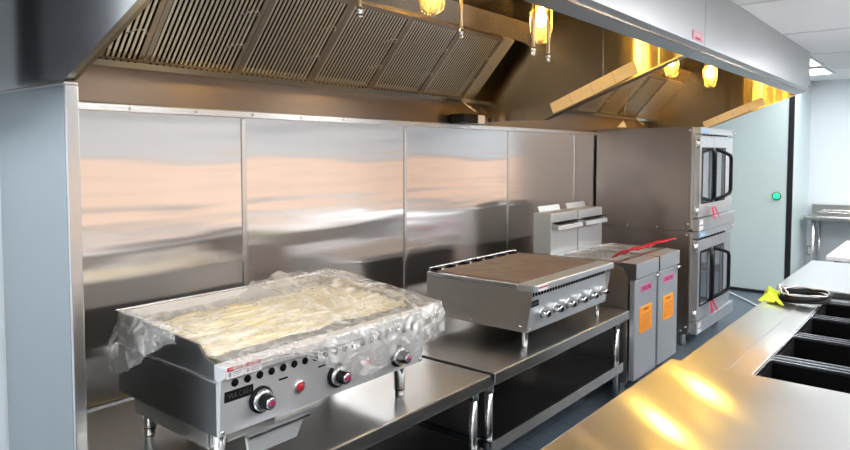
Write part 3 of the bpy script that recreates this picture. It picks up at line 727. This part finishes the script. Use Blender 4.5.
# ---------------------------------------------------------------- ovens
def oven(z0, label):
    x0, x1, y0, y1 = 5.38, 6.40, 1.675, 2.485; H_ = .838
    t = thing('convection_oven', label, 'oven', ((x0 + x1) / 2, 2.05, z0), 'stacked convection ovens')
    build('side_panel', B().box(x0, x0 + .01, y0 + .012, y1, z0, z0 + H_ - .002), OVSIDE, t)
    build('body', B().box(x0 + .012, x1, y0 + .04, y1, z0 + .01, z0 + H_ - .004), SIDE, t)
    build('front_frame', B().box(x0, x1, y0, y0 + .01, z0 + .02, z0 + H_ - .002), SIDE, t)
    build('header', B().box(x0 + .05, x1 + .06, y0 - .05, y0, z0 + H_ - .055, z0 + H_ - .002), PANEL2, t, .002)
    hl = B()
    for k in range(8): hl.box(x0 + .10 + k * .09, x0 + .16 + k * .09, y0 - .052, y0 - .048, z0 + H_ - .068, z0 + H_ - .058)
    build('header_vent', hl, HOLE, t)
    st = build('blue_sticker', B().box(x0 + .08, x0 + .21, y0 - .053, y0 - .05, z0 + H_ - .045, z0 + H_ - .015), BLUELAB, t)
    text('lettering', 'VULCAN', WHITE, st, (x0 + .145, y0 - .0535, z0 + H_ - .03), .028, (1, 0, 0), (0, 0, 1), .0004)
    st = build('corner_badge', B().box(x1 - .04, x1 + .055, y0 - .053, y0 - .05, z0 + H_ - .05, z0 + H_ - .01), GREYINK, t)
    text('lettering', 'VC44', WHITE, st, (x1 + .008, y0 - .0535, z0 + H_ - .03), .034, (1, 0, 0), (0, 0, 1), .0004)
    build('base_panel', B().box(x0 + .03, x1 + .08, y0 - .055, y0, z0 + .0, z0 + .10), PANEL2, t, .003)
    st = build('white_sticker', B().box(x0 + .05, x0 + .12, y0 - .058, y0 - .055, z0 + .012, z0 + .09), WHITE, t)
    build('print', B().box(x0 + .06, x0 + .11, y0 - .059, y0 - .0578, z0 + .045, z0 + .052), INK, st)
    zb, zt = z0 + .11, z0 + H_ - .075
    xm = x0 + .43
    for (a, b_, hx, sg) in ((x0 + .05, xm - .004, xm - .035, -1), (xm + .004, x0 + .80, xm + .035, 1)):
        fr = B(); wx0, wx1, wz0, wz1 = a + .07, b_ - .05, zb + .12, zt - .10
        fr.box(a, wx0, y0 - .045, y0 - .002, zb, zt); fr.box(wx1, b_, y0 - .045, y0 - .002, zb, zt)
        fr.box(wx0, wx1, y0 - .045, y0 - .002, zb, wz0); fr.box(wx0, wx1, y0 - .045, y0 - .002, wz1, zt)
        d = build('door', fr, PANEL2, t)
        build('window_gasket', B().box(wx0 - .012, wx0, y0 - .05, y0 - .045, wz0 - .012, wz1 + .012).box(wx1, wx1 + .012, y0 - .05, y0 - .045, wz0 - .012, wz1 + .012).box(wx0, wx1, y0 - .05, y0 - .045, wz0 - .012, wz0).box(wx0, wx1, y0 - .05, y0 - .045, wz1, wz1 + .012), BLACK, d)
        build('window_glass', B().box(wx0, wx1, y0 - .035, y0 - .028, wz0, wz1), GLASSD, d)
        zc = (zb + zt) / 2 + .01; hh_ = .215; pts = []
        for k in range(17):
            s_ = k / 16; zz = zc - hh_ + 2 * hh_ * s_; e = min(1, min(s_, 1 - s_) / .16)
            pts.append((hx + sg * .20 * math.sin(e * math.pi / 2), y0 - .045 - .075 * math.sin(e * math.pi / 2), zz))
        build('door_handle', B().tube(pts, .015, 10), BLACK, d)
    for z in (zb + .05, zt - .06): build('hinge', B().cyl((x0 + .035, y0 - .03, z - .035), (x0 + .035, y0 - .03, z + .035), .013, seg=12), CHROME, t)
    build('control_panel', B().box(x0 + .81, x1 - .005, y0 - .04, y0 - .002, zb, zt), PANEL2, t, .002)
    sc = B()
    for y in (1.74, 1.95, 2.2): sc.lathe((x0, y, z0 + .02), [(.007, 0), (.006, .003), (0, .004)], 10, (-1, 0, 0))
    for z in (z0 + H_ - .03, z0 + .06): sc.lathe((x0, 1.70, z), [(.009, 0), (.008, .003), (0, .004)], 10, (-1, 0, 0))
    build('screw', sc, CHROME, t)
    return t
ov1 = oven(.105, 'lower stainless convection oven, directly on the legs of the stack')
for lx in (5.44, 6.34):
    for ly in (1.74, 2.40): build('leg', B().lathe((lx, ly, 0), [(0, 0), (.022, 0), (.026, .03), (.02, .104)], 12), LEGM, ov1)
ov2 = oven(.944, 'upper stainless convection oven stacked on top of the other')
def ribbon(z, mat, label):
    y = 1.60
    t = B()
    t.prism([(5.66, y, z + .10), (5.70, y, z + .10), (5.675, y - .03, z), (5.62, y - .03, z + .01)], (.001, -.003, 0))
    t.prism([(5.70, y - .005, z + .10), (5.74, y - .005, z + .10), (5.78, y - .04, z + .0), (5.73, y - .04, z + .02)], (.001, -.003, 0))
    tag(build('ribbon_tag', t, mat), label, 'tag')
ribbon(1.03, CRIMSON, 'dark red ribbon tag tied at the upper oven door handle')
ribbon(.245, CRIMSON, 'dark red ribbon tag tied at the lower oven door handle')

# ---------------------------------------------------------------- island counters
ic = thing('prep_counter', 'large stainless counter in the near right foreground with a plain shiny top', 'counter', (1.2, 0, 0))
build('countertop', B().box(-.2, 2.135, -.9, .720, .865, .90), COUNTER, ic, .006, seg=3)
build('cabinet', B().box(-.15, 2.10, -.85, .64, .10, .863), SIDE, ic)
build('toe_kick', B().box(-.1, 2.05, -.8, .58, 0, .10), BLACK, ic)

cu = thing('refrigerated_prep_unit', 'stainless counter unit with a row of open black wells', 'counter', (2.9, 0, 0))
wells = [(2.14, 2.335), (2.412, 2.695), (2.765, 3.055), (3.125, 3.40)]
YW = .463; YE = -.10
ct = B()
ct.box(2.138, 3.66, YW + .012, .690, .872, .897)
ct.box(2.138, 3.66, -.9, YE, .872, .897)
xs = [2.138] + [v for w_ in wells for v in w_] + [3.50]
for i in range(1, 5): build('divider_bed', B().box(wells[i - 1][1], wells[i][0] if i < 4 else 3.52, YE, YW + .012, .872, .892), SHELFM, cu)
build('countertop', ct, COUNTER, cu, .003)
gr = B()
for i in range(len(wells)):
    x = wells[i][1]; nx = wells[i + 1][0] if i < 3 else 3.46
    for xx in (x + .006, (x + nx) / 2, nx - .006): gr.box(xx - .003, xx + .003, YE, YW, .892, .897)
gr.box(2.14, 3.50, YW + .002, YW + .010, .892, .899)
build('divider_rail', gr, SHELFM, cu, .001)
build('seam_line', B().box(2.14, 3.62, .545, .548, .8968, .8976), GREYINK, cu)
for a, b_ in wells:
    wb = B().box(a, a + .004, YE, YW, .72, .888); wb.box(b_ - .004, b_, YE, YW, .72, .888); wb.box(a, b_, YE, YE + .004, .72, .888); wb.box(a, b_, YW - .004, YW, .72, .888); wb.box(a, b_, YE, YW, .715, .72)
    build('well', wb, WELL, cu)
build('end_well', B().box(3.522, 3.648, YE, YW + .18, .84, .862), WELL, cu)
build('cabinet', B().box(2.14, 3.66, -.85, .62, .10, .71), SIDE, cu)
build('upper_cabinet', B().box(2.14, 3.66, .50, .62, .712, .87), SIDE, cu)
build('toe_kick', B().box(2.16, 3.64, -.8, .56, 0, .10), BLACK, cu)

fc = thing('far_counter', 'plain stainless counter behind the row of wells', 'counter', (4.2, 0, 0))
build('countertop', B().box(3.664, 4.66, -.9, .715, .872, .905), COUNTER, fc, .005)
build('cabinet', B().box(3.67, 4.64, -.85, .64, .10, .87), SIDE, fc)
build('toe_kick', B().box(3.7, 4.6, -.8, .58, 0, .10), BLACK, fc)
fc = thing('white_topped_table', 'pale topped table at the far right behind the counters', 'table', (5.45, 0, 0))
build('tabletop', B().box(4.95, 5.93, -.9, .68, .87, .90), plain('pale_top', (.88, .90, .93), .3, noise_amt=.01), fc, .004)
for lx in (5.0, 5.88):
    for ly in (-.85, .62): build('leg', B().cyl((lx, ly, 0), (lx, ly, .87), .02), LEGM, fc)

# coiled cable and yellow strap on the counter
CX, CY = 3.375, .545
pts = []
for k in range(150):
    a = k / 150 * 2 * math.pi * 4.2; r = .098 - .005 * math.sin(a * .7) - .008 * (k / 150)
    pts.append((CX + r * math.cos(a) * 1.15 + .010 * math.sin(a * .31), CY + r * math.sin(a) + .008 * math.cos(a * .37), .906 + .026 * k / 150 + .005 * math.sin(a * 1.6 + 1)))
cb_ = thing('coiled_cable', 'coil of dark cable with a shiny loop lying on the well unit top', 'cable', (CX, CY, .9))
build('cable_coil', B().tube(pts, .0065, 8), RUBBER, cb_)
build('cable_tail', B().tube([(3.30, .62, .908), (3.36, .67, .925), (3.42, .70, .915), (3.47, .715, .86), (3.48, .72, .74), (3.48, .725, .60)], .007, 8), RUBBER, cb_)
pts2 = [(CX + .098 * math.cos(a / 24 * 2 * math.pi) * 1.15, CY + .098 * math.sin(a / 24 * 2 * math.pi), .938 + .004 * math.sin(a)) for a in range(24)]
build('braided_loop', B().tube(pts2, .0035, 8, True), SIDE, cb_)
build('clamp_ring', B().tube([(3.34 + .035 * math.cos(a / 16 * 6.283), .62 + .02 * math.sin(a / 16 * 6.283), .935 + .025 * math.sin(a / 16 * 6.283)) for a in range(16)], .005, 6, True), CHROME, cb_)
gl = B()
def ribbon3(pts, w):
    vs = []; fs = []
    for i, (p, wd) in enumerate(pts):
        p = Vector(p); wd = Vector(wd) * w; vs += [p - wd, p + wd, p + wd + Vector((0, 0, .003)), p - wd + Vector((0, 0, .003))]
    for i in range(len(pts) - 1):
        for a_, b_ in ((0, 1), (1, 2), (2, 3), (3, 0)): fs.append((4 * i + a_, 4 * i + b_, 4 * i + 4 + b_, 4 * i + 4 + a_))
    fs += [(0, 1, 2, 3), tuple(4 * (len(pts) - 1) + i for i in range(4))]
    gl.add(vs, fs, False)
ribbon3([((3.47, .70, .912), (.5, .8, .1)), ((3.40, .685, .935), (.5, .8, .3)), ((3.33, .665, .932), (.4, .9, -.2)), ((3.26, .635, .912), (.5, .8, 0)), ((3.19, .60, .903), (.6, .7, 0))], .018)
ribbon3([((3.44, .66, .905), (.2, .9, .2)), ((3.38, .655, .925), (.3, .9, .3)), ((3.30, .655, .922), (.1, 1, .3)), ((3.22, .655, .904), (.1, 1, 0))], .020)
ribbon3([((3.38, .71, .904), (.9, .2, .1)), ((3.33, .68, .945), (.9, .3, .1)), ((3.27, .67, .93), (.8, .5, 0)), ((3.21, .69, .903), (.6, .8, 0))], .014)
tag(build('yellow_strap', gl, NEON, None, 0, (3.33, .66, .9)), 'bright neon yellow strap bundle lying beside the coiled cable', 'strap')
tag(build('floor_hose', B().tube([(7.95, 2.15, .03), (7.5, 1.75, .015), (7.0, 1.40, .012), (6.4, 1.1, .012), (5.9, .85, .012)], .008, 8), WHITE, None, 0, (7.5, 1.75, 0)), 'white hose lying on the floor before the cooler door', 'hose')

# ---------------------------------------------------------------- far right: table against wall, outlet
t = thing('wall_table', 'stainless table with backsplash against the pale far wall', 'table', (8.9, 0, 0))
build('tabletop', B().box(8.65, 9.18, -1.0, 1.42, .80, .84), TABLE, t, .004)
build('backsplash', B().box(9.15, 9.18, -1.0, 1.42, .842, .96), TABLE, t, .003)
for lx in (8.70, 9.12):
    for ly in (-.9, 1.33): build('leg', B().cyl((lx, ly, 0), (lx, ly, .80), .02), LEGM, t)
t = thing('stainless_tray', 'shallow pale steel tray lying on the table at the far wall', 'tray', (8.85, .7, .842))
tb = B().box(8.70, 9.10, .45, 1.30, .842, .85); tb.box(8.70, 8.71, .45, 1.30, .85, .90); tb.box(9.09, 9.10, .45, 1.30, .85, .90); tb.box(8.71, 9.09, .45, .46, .85, .9); tb.box(8.71, 9.09, 1.29, 1.30, .85, .9)
build('pan', tb, EDGE, t, .003)
t = thing('wall_outlet', 'grey outlet plate on the pale wall under the far table', 'outlet', (9.19, 1.44, .38))
build('plate', B().box(9.188, 9.20, 1.40, 1.475, .32, .44), GREYINK, t, .003)
build('socket', B().box(9.184, 9.189, 1.42, 1.455, .34, .42), WHITE, t, .002)
